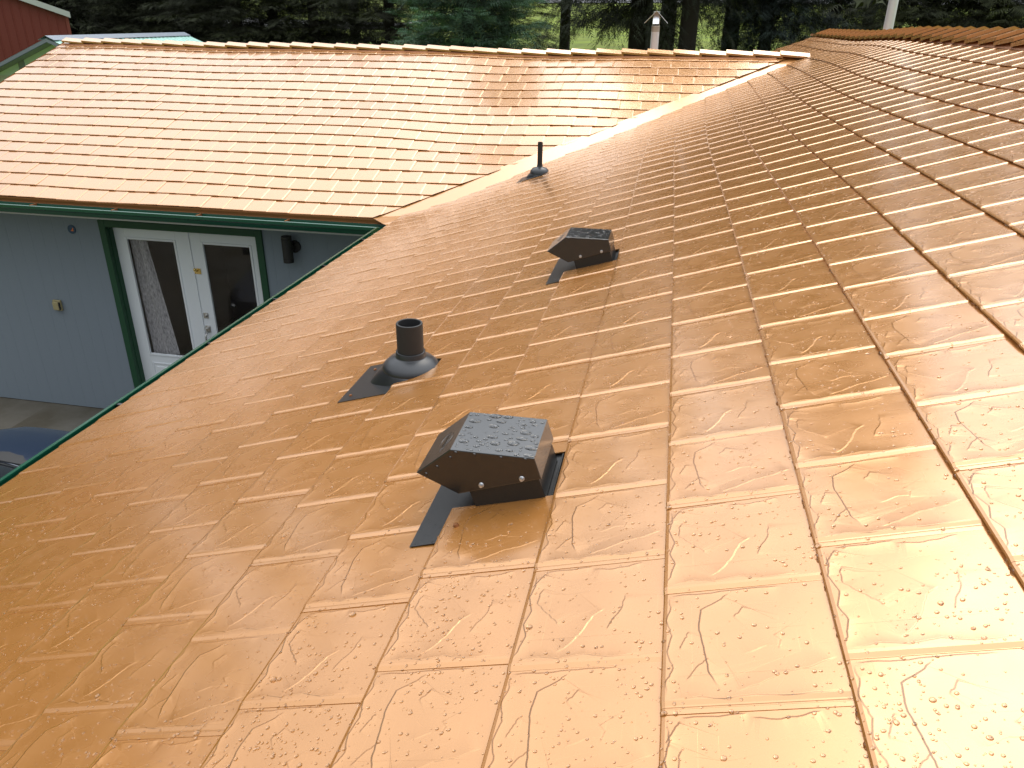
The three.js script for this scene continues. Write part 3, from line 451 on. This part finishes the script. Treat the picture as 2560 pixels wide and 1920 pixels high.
// water beads
const profAt = (half, d) => { const P = PROF[half]; for (let i = P.length - 1; i > 0; i--) if (d >= P[i - 1][0] && d <= P[i][0]) return P[i - 1][1] + (P[i][1] - P[i - 1][1]) * (d - P[i - 1][0]) / Math.max(1e-9, P[i][0] - P[i - 1][0]); return 0; };
const topH = (u, k) => { const K = Math.floor(k), t = k - K, n = Math.floor((u - nearPhase[K]) / W1), d = (u - nearPhase[K]) / W1 - n; return (t < .014 ? BUTT - .004 : BUTT + (.001 - BUTT) * (t - .014) / (LAP - .014)) + profAt(((n % 2) + 2) % 2, d); };
{
  const bead = new THREE.SphereGeometry(1, 12, 5, 0, Math.PI * 2, 0, Math.PI / 2), bp = [], R = rng(99), m4 = new THREE.Matrix4(), q = new THREE.Quaternion(), up = V(-sn, cs, 0), e = new THREE.Euler();
  const cut = (u, k) => (k > -2.05 && k < -.95 && ((u > 5.55 && u < 6.5) || (u > 13.1 && u < 14))) || (Math.abs(k + 3.9) < .75 && Math.abs(u - 9.8) < .75);
  for (let i = 0; i < 80000 && bp.length < 30000; i++) {
    const u = 2.3 + 13 * Math.pow(R(), 2.1), k = -9.6 + 17.5 * R(); if (k > 8.9 || cut(u, k)) continue;
    const dens = clamp(.5 + noise.noise(u * .9, k * .9, 6) * .7 + noise.noise(u * 2.3, k * 2.3, 2) * .35, .12, 1); if (R() > dens) continue;
    const r = (.0010 + .0023 * Math.pow(R(), 2.3)) * (u > 7 ? .88 : 1) + (R() < .014 ? .0034 * R() : 0);
    const p = roofP(u, k, topH(u, k)); q.setFromUnitVectors(V(0, 1, 0), up).multiply(new THREE.Quaternion().setFromEuler(e.set(0, R() * 6.28, 0)));
    m4.compose(p.addScaledVector(up, -.0001), q, V(r * (.9 + .35 * R()), r * (.5 + .2 * R()), r)); bp.push(m4.clone());
  }
  for (let K = -10; K < 4; K++) for (let n = 0; n < 18; n += 2) { // a bead caught at the lower corner of each locked joint
    const u = nearPhase[K] + n * W1 + .012; if (u < 2.3 || u > 13 || R() < .25 || cut(u, K + .02)) continue; const r = .0022 + .0022 * R(); m4.compose(roofP(u, K + .022, topH(u, K + .022)), q.setFromUnitVectors(V(0, 1, 0), up), V(r * 1.4, r * .8, r)); bp.push(m4.clone());
  }
  for (let i = 0; i < 150; i++) { // beads hanging on the butts of the courses upslope of the eye, and at the joints
    const K = 1 + Math.floor(R() * 4), u = 2.4 + R() * 8, r = .0018 + .003 * R() * R(), p = roofP(u, K, BUTT * .35); m4.compose(p, q, V(r, r * 1.1, r * 1.5)); bp.push(m4.clone());
  }
  const im = new THREE.InstancedMesh(bead, M.water, bp.length); bp.forEach((m, i) => im.setMatrixAt(i, m)); im.name = 'water_beads'; im.castShadow = im.receiveShadow = true; scene.add(im);
  tag(im, 'beads of rain water scattered over the copper shingles', 'water drops', null, 'stuff');
  // larger beads on the hoods and flanges
  const hb = [], bead2 = new THREE.SphereGeometry(1, 20, 8, 0, Math.PI * 2, 0, Math.PI / 2);
  for (const u0 of [5.6, 13.19]) {
    const fr = basis(roofP(u0, -1.5), roofP(u0 - 1, -1.5), roofP(u0, -2.5)), used = [];
    for (let i = 0; i < 900 && used.length < 70; i++) { const a = .03 + .94 * R(), b = .03 + .94 * R(), r = .0016 + .0110 * Math.pow(R(), 1.35); if (used.some(([x, y, s]) => Math.hypot((x - a) * .165, (y - b) * .17) < (s + r) * 1.25)) continue; used.push([a, b, r]);
      const kk = -1.773 + a * .712, h = .653 - a * .24, p = V(-.735 * U * b, (h + .0005) * U, -(kk + 1.5) * U), o = new THREE.Matrix4().compose(p, new THREE.Quaternion().setFromEuler(new THREE.Euler(-.325, 0, 0)), V(r * (.75 + .25 * R()), .0002 + r * .14, r * (1 + .5 * R()))); hb.push(fr.clone().multiply(o)); }
    for (let i = 0; i < 46; i++) { const u = -.45 + .62 * Math.pow(R(), 1.6), k = -2.24 + .22 * R(), r = .0008 + .0022 * R() * R(), p = V(-u * U, (.030 + (-.003) * (k + 2.26) / .26) * U, -(k + 1.5) * U); hb.push(fr.clone().multiply(new THREE.Matrix4().compose(p, new THREE.Quaternion(), V(r, r * .5, r)))); }
  }
  const im2 = new THREE.InstancedMesh(bead2, M.water, hb.length); hb.forEach((m, i) => im2.setMatrixAt(i, m)); im2.name = 'hood_water_beads'; im2.castShadow = im2.receiveShadow = true; scene.add(im2);
  tag(im2, 'large rain beads standing on the black vent hoods and flanges', 'water drops', null, 'stuff');
}
// ------------------------------------------------------------------ flue and mast behind the ridges
{
  const f = thing('flue_pipe', 'galvanised flue pipe with a small folded cap behind far ridge', 'flue', [-.345, 3.2, -12.3]);
  mesh('pipe', cyl(.058, .058, 1.08, 28), M.galv, f); mesh('seam_band', cyl(.0595, .0595, .07, 28).translate(0, 1.0, 0), mat(.42, .40, .37, .5, .7), f);
  const pl = (a, b, w) => { const t = .004, n = V(b.y - a.y, -(b.x - a.x), 0).normalize().multiplyScalar(t), c = [a, b, b.clone().add(n), a.clone().add(n)]; const s = new THREE.Shape(c.map((p) => new THREE.Vector2(p.x, p.y))); return new THREE.ExtrudeGeometry(s, { depth: w, bevelEnabled: false }).translate(0, 0, -w / 2); };
  const cap = mesh('cap', merge([pl(V(0, 1.27, 0), V(-.165, 1.11, 0), .22), pl(V(.165, 1.11, 0), V(0, 1.27, 0), .22)]), M.galv, f);
  mesh('cap_strap', merge([pl(V(0, 1.262, 0), V(-.125, 1.10, 0), .085).rotateY(Math.PI / 2).translate(0, .002, .02), box(-.043, .043, 1.255, 1.266, -.1, .06)]), M.zinc, f);
  mesh('cap_leg', merge([box(-.05, -.044, 1.05, 1.2, -.01, .01), box(.044, .05, 1.05, 1.2, -.01, .01)]), M.zinc, f);
  const m = thing('mast_pole', 'pale galvanised mast pole rising behind the near ridge', 'pole', [2.5, 2.9, -11.0]);
  mesh('pole', cyl(.058, .054, 3.4, 28), M.galv, m); mesh('collar', cyl(.068, .066, .05, 28).translate(0, 1.22, 0), M.galv, m); mesh('base_flashing', cyl(.16, .07, .3, 28), M.galv, m);
}
// ------------------------------------------------------------------ outbuildings
{
  const teal = mat(.50, .66, .59, .6), tealRoof = mat(.42, .66, .58, .4, .1), grey = mat(.20, .23, .27, .6), bar = mat(.17, .028, .018, .65), pale = mat(.50, .52, .50, .5);
  const s = thing('garden_shed', 'pale green metal roofed shed beyond the far wing gable', 'shed', [-14.9, 0, -20.4]);
  const ry = 3.84, L = 7.0, z1 = 3.45, z0 = z1 - L, pit = .425, hw = 2.9; // local: ridge along z at x = .38 .. -.45
  const yaw = Math.atan2(.85, 6.8); s.rotation.y = yaw;
  const rx = 0, ey = ry - hw * pit;
  for (const sd of [-1, 1]) { let i = 0; for (let z = z0; z < z1 - .01; z += .233) { const zz = Math.min(z1, z + .233), P = (x, h, zq) => V(sd * x, ry - x * pit + h, zq), t = [], pr = [[z, 0], [z + .03, 0], [z + .045, .022], [z + .075, .022], [z + .09, 0], [zz, 0]]; for (let q = 0; q < 5; q++) { const a = P(.0, pr[q][1], pr[q][0]), b = P(.0, pr[q + 1][1], pr[q + 1][0]), c = P(hw, pr[q + 1][1], pr[q + 1][0]), d = P(hw, pr[q][1], pr[q][0]); t.push(a, b, c, a, c, d); } mesh('roof_panel', soup(t), tealRoof, s); i++; } }
  mesh('ridge_flashing', merge([-1, 1].map((sd) => soup([V(0, ry + .05, z0 - .02), V(0, ry + .05, z1 + .02), V(sd * .2, ry - .2 * pit + .04, z1 + .02), V(0, ry + .05, z0 - .02), V(sd * .2, ry - .2 * pit + .04, z1 + .02), V(sd * .2, ry - .2 * pit + .04, z0 - .02)]))), grey, s);
  for (const sd of [-1, 1]) mesh('rake_board', soup([V(0, ry - .01, z1 + .01), V(0, ry - .09, z1 + .01), V(sd * hw, ry - hw * pit - .09, z1 + .01), V(0, ry - .01, z1 + .01), V(sd * hw, ry - hw * pit - .09, z1 + .01), V(sd * hw, ry - hw * pit - .01, z1 + .01)]), grey, s);
  const zg = z1 - .4, gw = 2.4, gy = ry - gw * pit - .05;
  mesh('gable_wall', soup([V(-.95, 0, zg), V(gw, 0, zg), V(gw, gy, zg), V(-.95, 0, zg), V(gw, gy, zg), V(0, ry - .06, zg), V(-.95, 0, zg), V(0, ry - .06, zg), V(-.95, ry - .95 * pit - .06, zg)]), teal, s);
  mesh('corner_post', box(-1.10, -.95, 0, ry - 1.2 * pit, zg - .08, zg + .03, .005), grey, s);
  mesh('side_panel', box(-gw, -1.1, 0, 2.72, zg - .06, zg), bar, s); mesh('header_board', box(-gw, -1.1, 2.72, 2.98, zg - .06, zg + .01), pale, s); mesh('upper_gable', soup([V(-gw, 2.98, zg), V(-1.1, 2.98, zg), V(-1.1, ry - 1.1 * pit - .06, zg)]), teal, s);
  mesh('back_wall', box(-gw, gw, 0, gy, z0 + .3, z0 + .36), teal, s); for (const sd of [-1, 1]) mesh('side_wall', box(sd * gw - .04, sd * gw + .04, 0, gy, z0 + .3, zg - .08), teal, s);
  mesh('soffit', soup([V(0, ry - .1, z1), V(-hw, ry - hw * pit - .1, z1), V(-hw, ry - hw * pit - .1, zg), V(0, ry - .1, z1), V(-hw, ry - hw * pit - .1, zg), V(0, ry - .1, zg)]), grey, s);
  const b = thing('red_barn', 'tall red ribbed metal barn with a pale rake board', 'barn', [-29.75, .55, -25.6]); b.rotation.y = .7;
  const yE = 3.87, W = 6.9, sl = .37, zf = 0; let i = 0; const R = rng(3);
  for (let x = W; x > -W + .01; x -= .3) { const a = x - .3, top = (q) => yE + (W - Math.abs(q)) * sl, t = [], pr = [[a, 0], [a + .24, 0], [a + .255, .02], [a + .285, .02], [x, 0]]; for (let q = 0; q < 4; q++) t.push(V(pr[q][0], -.4, zf + pr[q][1]), V(pr[q + 1][0], -.4, zf + pr[q + 1][1]), V(pr[q + 1][0], top(pr[q + 1][0]), zf + pr[q + 1][1]), V(pr[q][0], -.4, zf + pr[q][1]), V(pr[q + 1][0], top(pr[q + 1][0]), zf + pr[q + 1][1]), V(pr[q][0], top(pr[q][0]), zf + pr[q][1])); mesh('siding_panel', soup(t), bar, b); }
  mesh('corner_trim', box(W - .02, W + .09, -.4, yE, zf - .1, zf + .03), mat(.21, .045, .03, .65), b);
  for (const sd of [-1, 1]) { const x1 = sd * (W + .18), yy = (x) => yE + (W - Math.abs(x)) * sl; mesh('rake_board', merge([soup([V(0, yy(0) + .1, zf + .16), V(x1, yy(x1) + .1, zf + .16), V(x1, yy(x1) - .12, zf + .16), V(0, yy(0) + .1, zf + .16), V(x1, yy(x1) - .12, zf + .16), V(0, yy(0) - .12, zf + .16)]), soup([V(0, yy(0) + .1, zf + .16), V(0, yy(0) + .1, zf - 12), V(x1, yy(x1) + .1, zf - 12), V(0, yy(0) + .1, zf + .16), V(x1, yy(x1) + .1, zf - 12), V(x1, yy(x1) + .1, zf + .16)])]), pale, b); mesh('side_wall', box(sd * W - .05, sd * W + .05, -.4, yE, zf - 12, zf - .1), bar, b); }
}
// ------------------------------------------------------------------ the blue car in the yard
{
  const c = thing('parked_car', 'dark blue car parked nose to the grey wall below the eave', 'car', [-5.2, 0, -3.05]); c.rotation.y = -.05; // nose to -z
  const paint = mat(.003, .014, .042, .3, .2, { clearcoat: 1, clearcoatRoughness: .05 }), tyre = mat(.02, .02, .02, .85), gl = mat(.01, .012, .014, .06, 0), chrome = mat(.6, .6, .6, .25, 1);
  const loft = (st, close) => { const pos = [], idx = [], n = st[0].length; st.forEach((r) => r.forEach((p) => pos.push(...p))); for (let i = 0; i + 1 < st.length; i++) for (let j = 0; j + 1 < n; j++) { const a = i * n + j; idx.push(a, a + 1, a + n, a + 1, a + n + 1, a + n); } const g = new THREE.BufferGeometry(); g.setAttribute('position', new THREE.Float32BufferAttribute(pos, 3)); g.setAttribute('uv', new THREE.Float32BufferAttribute(new Float32Array(pos.length / 3 * 2), 2)); g.setIndex(idx); g.computeVertexNormals(); return g; };
  // stations: z, half width, top height, crown
  const S = [[-2.32, .52, .62, .02], [-2.27, .66, .76, .03], [-2.12, .78, .86, .035], [-1.9, .85, .93, .04], [-1.6, .89, .985, .045], [-1.3, .90, 1.02, .04], [.1, .91, 1.03, .03], [1.3, .91, .99, .03], [1.9, .88, .98, .03], [2.2, .80, .92, .03], [2.3, .72, .7, .02]];
  mesh('body', loft(S.map(([z, w, h, cr]) => { const r = []; for (let q = 0; q <= 20; q++) { const a = q / 20 * 2 - 1, x = Math.sign(a) * Math.min(1, Math.abs(a) * 1.28); const side = clamp((Math.abs(a) - .78) / .22, 0, 1); r.push([x * w * (1 + .03 * Math.sin(side * 3.1)), Math.abs(a) <= .78 ? h + cr * (1 - (a / .78) ** 2) - .10 * Math.pow(Math.abs(a) / .78, 6) : h - .10 - (h - .34) * side, z]); } return r; })), paint, c);
  mesh('windshield', loft([[-1.36, 1.04, .76], [-.85, 1.32, .70], [-.45, 1.5, .64]].map(([z, y, w]) => { const r = []; for (let q = 0; q <= 10; q++) { const a = q / 5 - 1; r.push([a * w, y - .02 * a * a, z + .16 * a * a]); } return r; })), gl, c);
  mesh('cowl', loft([[-1.52, 1.025, .82], [-1.34, 1.05, .77]].map(([z, y, w]) => { const r = []; for (let q = 0; q <= 10; q++) { const a = q / 5 - 1; r.push([a * w, y + .012 - .04 * a * a, z + .16 * a * a]); } return r; })), M.dark, c);
  for (const x of [-.35, .25]) mesh('wiper', new THREE.CylinderGeometry(.009, .009, .62, 8).rotateZ(Math.PI / 2 - .06).rotateX(.5).translate(x, 1.085, -1.30), M.dark, c);
  mesh('roof_panel', loft([[-.47, 1.505, .65], [.3, 1.58, .64], [1.2, 1.56, .63], [1.6, 1.5, .62]].map(([z, y, w]) => { const r = []; for (let q = 0; q <= 10; q++) { const a = q / 5 - 1; r.push([a * w, y - .05 * a * a, z + (z < 0 ? .1 * a * a : 0)]); } return r; })), paint, c);
  for (const sd of [-1, 1]) { mesh('side_window', soup([[-1.2, 1.02, .80], [1.9, 1.03, .80], [1.55, 1.47, .63], [-1.2, 1.02, .80], [1.55, 1.47, .63], [-.42, 1.47, .65]].map(([z, y, x]) => V(sd * x, y, z))), gl, c); mesh('mirror', box(sd * .86, sd * 1.04, 1.06, 1.2, -1.05, -.93, .03), paint, c); mesh('headlight', new THREE.SphereGeometry(.12, 16, 10).scale(1.2, .6, .7).translate(sd * .6, .66, -2.2), chrome, c); for (const z of [-1.42, 1.38]) { const w = grp('wheel', c); mesh('tyre', new THREE.TorusGeometry(.24, .085, 12, 28).rotateY(Math.PI / 2).translate(sd * .8, .325, z), tyre, w); mesh('rim', new THREE.CylinderGeometry(.2, .2, .14, 20).rotateZ(Math.PI / 2).translate(sd * .82, .325, z), chrome, w); } }
  mesh('rear_window', soup([[-.6, 1.49, 1.6], [.6, 1.49, 1.6], [.72, 1.02, 2.0], [-.6, 1.49, 1.6], [.72, 1.02, 2.0], [-.72, 1.02, 2.0]].map(([x, y, z]) => V(x, y, z))), gl, c);
  mesh('number_plate', box(-.26, .26, .42, .54, -2.34, -2.32, .004), M.white, c);
}
// ------------------------------------------------------------------ trees
function conifer(o) { // {H, R, base, droop, hang, seed, tint, fine}
  const R = rng(o.seed), P = [], C = [], trunk = [], hot = o.fine ?? 9;
  const frond = (p, dir, len, wid, col) => { // a spray: needles in pairs along an axis
    const ax = dir.clone().normalize(), side = ax.clone().cross(V(R() - .5, R() - .5 + .6, R() - .5)).normalize(), n = p.y > hot ? 2 : len > .65 ? 8 : 5, bw = p.y > hot ? .6 : .42;
    for (let i = 0; i < n; i++) for (const s of [-1, 1]) { const a = p.clone().addScaledVector(ax, len * i / n), b = p.clone().addScaledVector(ax, len * (i + bw) / n), t = b.clone().addScaledVector(ax, len * (.12 + .1 * R())).addScaledVector(side, s * wid * (1 - .6 * i / n) * (.7 + .6 * R())); t.y -= .03 * R(); P.push(a, b, t); const k = col * (.8 + .4 * R()); for (let q = 0; q < 3; q++) C.push(o.tint[0] * k, o.tint[1] * k, o.tint[2] * k); }
  };
  let y = o.base;
  while (y < o.H - .3) {
    const f = (y - o.base) / (o.H - o.base), rr = o.R * Math.pow(1 - f, .85) * (f < .08 ? .75 + 3 * f : 1), near = y < hot, nb = near ? 8 : 9;
    for (let b = 0; b < nb; b++) {
      const az = R() * Math.PI * 2, len = rr * (.65 + .5 * R()), ux = Math.cos(az), uz = Math.sin(az), y0 = y + (R() - .5) * .5, dr = o.droop * (.7 + .6 * R());
      const pt = (s) => V(ux * len * s, y0 + .10 * len * s - dr * len * s * s + o.lift * len * s ** 4, uz * len * s), lat = V(-uz, 0, ux);
      for (let q = 0; q < 3; q++) { const a = pt(q / 3), c = pt((q + 1) / 3), w = .03 * (1 - q / 3.4); trunk.push(a, c, a.clone().addScaledVector(lat, w), a, a.clone().add(V(0, w, 0)), c); }
      if (near) for (let q = 0; q < 8; q++) { const p = pt(.15 + .6 * R()); p.y -= .15 * R(); frond(p, V(R() - .5, -.3 * R(), R() - .5).addScaledVector(lat, R() - .5), .7 + .4 * R(), .26, .5); }
      const step = near ? .18 : .62, cnt = Math.max(2, Math.floor(len / step)), tone = .55 + .75 * R();
      for (let i = 0; i < cnt; i++) {
        const s = .16 + .84 * (i + R()) / cnt, p = pt(s), d = pt(Math.min(1, s + .1)).sub(pt(s - .1)).normalize(), w = len * (1.05 - s) * .42 + .12;
        const reps = near ? 3 * (o.thick ?? 1) : 3;
        for (let q = 0; q < reps; q++) { const sd = R() < .5 ? -1 : 1, off = R() * w, pp = p.clone().addScaledVector(lat, sd * off); pp.y -= off * .25 + R() * .1; const dir = d.clone().multiplyScalar(.8).addScaledVector(lat, sd * (.5 + R() * .6)).add(V(0, -o.hang * (.4 + R()) + (R() - .5) * .3, 0)); frond(pp, dir, near ? (.26 + .22 * R()) / Math.sqrt(o.thick ?? 1) : .6 + .4 * R(), near ? .085 : .3 * (o.wide ?? 1), tone * (.7 + .5 * s)); }
      }
    }
    y += (near ? .34 : .62) * (.8 + .4 * R());
  }
  const n = P.length, pa = new Float32Array(n * 3); P.forEach((v, i) => v.toArray(pa, i * 3));
  const g = new THREE.BufferGeometry(); g.setAttribute('position', new THREE.BufferAttribute(pa, 3)); g.setAttribute('color', new THREE.BufferAttribute(new Float32Array(C), 3)); g.computeVertexNormals();
  const tg = merge([cyl(o.tr, o.tr * .72, o.H * .45, 12, true), cyl(o.tr * .72, .03, o.H * .55, 10, true).translate(0, o.H * .45, 0), soup(trunk)]);
  return { g, tg };
}
const needle = new THREE.MeshStandardMaterial({ vertexColors: true, roughness: .85, side: THREE.DoubleSide }), bark = mat(.022, .017, .013, .95), needleB = needle;
const kinds = {
  fir: conifer({ H: 22, R: 4.8, base: .4, droop: .22, lift: .06, hang: .25, seed: 11, tint: [.034, .040, .015], tr: .28, fine: 6.2 }),
  spruce: conifer({ H: 14, R: 3.0, base: .4, droop: .12, lift: .10, hang: .05, thick: 2, seed: 23, tint: [.075, .155, .080], tr: .2, fine: 7 }),
  hemlock: conifer({ H: 23, R: 4.6, base: 4.2, droop: .42, lift: 0, hang: .95, seed: 37, tint: [.025, .032, .014], tr: .36, fine: 7.2 }),
  tall: conifer({ H: 24, R: 4.2, base: 7.4, droop: .34, lift: 0, hang: .8, seed: 38, tint: [.025, .032, .014], tr: .36, fine: 9 }),
  blue: conifer({ H: 20, R: 3.8, base: 3.0, droop: .3, lift: .04, hang: .55, seed: 51, tint: [.030, .046, .036], tr: .28, fine: 6.2 }),
  light: conifer({ H: 22, R: 4.8, base: .4, wide: 2, droop: .22, lift: .06, hang: .25, seed: 12, tint: [.026, .031, .012], tr: .28, fine: 0 }),
  far: conifer({ H: 26, R: 6, base: .3, droop: .25, lift: .05, hang: .3, seed: 63, tint: [.020, .026, .012], tr: .4, fine: 0 }),
};
function tree(kind, name, label, x, z, s, turn, group) { const t = thing(name, label, 'tree', [x, groundY(x, z) - .05, z], group); t.rotation.y = turn; t.scale.setScalar(s); mesh('crown', kinds[kind].g, needle, t); mesh('trunk', kinds[kind].tg, bark, t); return t; }
{
  const at = (px, d) => [(-.257 + (px - 1165) * .00046) * d, -d], R = rng(77);
  const L1 = 'dark dense fir with boughs to the ground behind the far ridge', G1 = 'dark firs behind the far ridge';
  for (const [px, d, s] of [[205, 41, .95], [290, 43, 1], [310, 60, 1.1], [170, 62, 1.1], [250, 52, 1.1], [370, 42, 1], [500, 37, .95], [610, 44, 1.1], [730, 38, 1], [850, 43, 1.05], [950, 36, .92], [90, 55, 1.15], [1270, 36, .8]]) tree(d > 50 ? 'light' : 'fir', 'fir_tree', L1, ...at(px, d), s, R() * 6, G1);
  tree('spruce', 'spruce_tree', 'bluish green spruce standing in front of the dark firs', ...at(1170, 22.5), 1, 1.1);
  const G2 = 'hemlocks on the lawn';
  for (const [px, d, s, l] of [[1632, 41, 1.1, 'broad hemlock standing farther back on the lawn behind the flue pipe'], [1618, 28, .88, 'tall hemlock with a bare dark trunk just behind the flue pipe'], [1692, 42, 1.15, 'slim hemlock trunk between two thick hemlock trunks on the lawn'], [1745, 26.5, .86, 'hemlock with the thickest bare trunk on the bright lawn'], [1850, 33, .92, 'hemlock with boughs hanging low over lawn where the ridges meet']]) tree(px === 1692 || px === 1745 ? 'tall' : 'hemlock', 'hemlock_tree', l, ...at(px, d), s, R() * 6, G2);
  const L3 = 'blue grey conifer with drooping boughs beyond the ridges', G3 = 'blue grey conifers beyond the ridges';
  for (const [px, d, s] of [[1430, 46, 1.1], [1935, 31, .85], [2090, 34, .9], [2170, 44, 1.0]]) tree('blue', 'cedar_tree', L3, ...at(px, d), s, R() * 6, G3);
  const L4 = 'dark dense fir beside the pale mast pole', G4 = 'dark firs beside the mast pole';
  for (const [px, d, s] of [[2310, 25, .72], [2420, 27, .75], [2530, 24, .7], [2640, 28, .78]]) tree('fir', 'fir_tree', L4, ...at(px, d), s, R() * 6, G4);
  const L5 = 'conifer of the far tree line beyond the road', G5 = 'far tree line';
  for (let px = -150; px < 2500; px += 150) if (px < 350 || px > 1100) tree('far', 'far_tree', L5, ...at(px + 30 * R(), 104 + 8 * R()), .9 + .3 * R(), R() * 6, G5);
  const L6 = 'fir growing left of the yard beside the red barn', G6 = 'firs beside the barn';
  for (const [x, z, s] of [[-31, -18, .88], [-29, -14, .85], [-32, -10, .9], [-29, -6, .85], [-31, -2, .9], [-29, 2, .85], [-30, 6.5, .9], [-37, -46, 1.05], [-42, -43, 1.05], [-47, -38, 1.1], [-46, -32, 1.05], [-44, -26, 1.05], [-41, -20, 1]]) tree('light', 'fir_tree', L6, x, z, s, R() * 6, G6);
  const sh = (() => { const Q = rng(5), P = [], C = []; for (let i = 0; i < 2600; i++) { const a = Q() * 6.28, h = Math.pow(Q(), .8) * 2.7, r = .85 * Math.sqrt(Q()) * (1 - .35 * h / 2.7), p = V(r * Math.cos(a), h, r * Math.sin(a)), d = V(Q() - .5, Q() * .8, Q() - .5).normalize(), s = d.clone().cross(V(Q(), Q(), Q())).normalize(), l = .1 + .12 * Q(), k = .6 + .7 * Q(); P.push(p, p.clone().addScaledVector(d, l * .5).addScaledVector(s, l * .25), p.clone().addScaledVector(d, l), p, p.clone().addScaledVector(d, l), p.clone().addScaledVector(d, l * .5).addScaledVector(s, -l * .25)); for (let q = 0; q < 6; q++) C.push(.10 * k, .16 * k, .03 * k); } const pa = new Float32Array(P.length * 3); P.forEach((v, i) => v.toArray(pa, i * 3)); const g = new THREE.BufferGeometry(); g.setAttribute('position', new THREE.BufferAttribute(pa, 3)); g.setAttribute('color', new THREE.BufferAttribute(new Float32Array(C), 3)); g.computeVertexNormals(); return g; })();
  for (const [px, d, s] of [[665, 26, .95], [785, 25, 1.02], [860, 26, 1.0], [930, 25, 1.04], [985, 27, .98], [2000, 29, .9]]) { const [x, z] = at(px, d), t = thing('leafy_shrub', px < 1500 ? 'yellow green leafy shrub showing above the far ridge caps' : 'yellow green leafy shrub showing above the near ridge', 'shrub', [x, groundY(x, z), z], 'yellow green shrubs'); t.scale.setScalar(s); t.rotation.y = R() * 6; mesh('foliage', sh, needle, t); mesh('stem', cyl(.04, .02, 1.6, 8), bark, t); }
}
renderer.render(scene, camera);
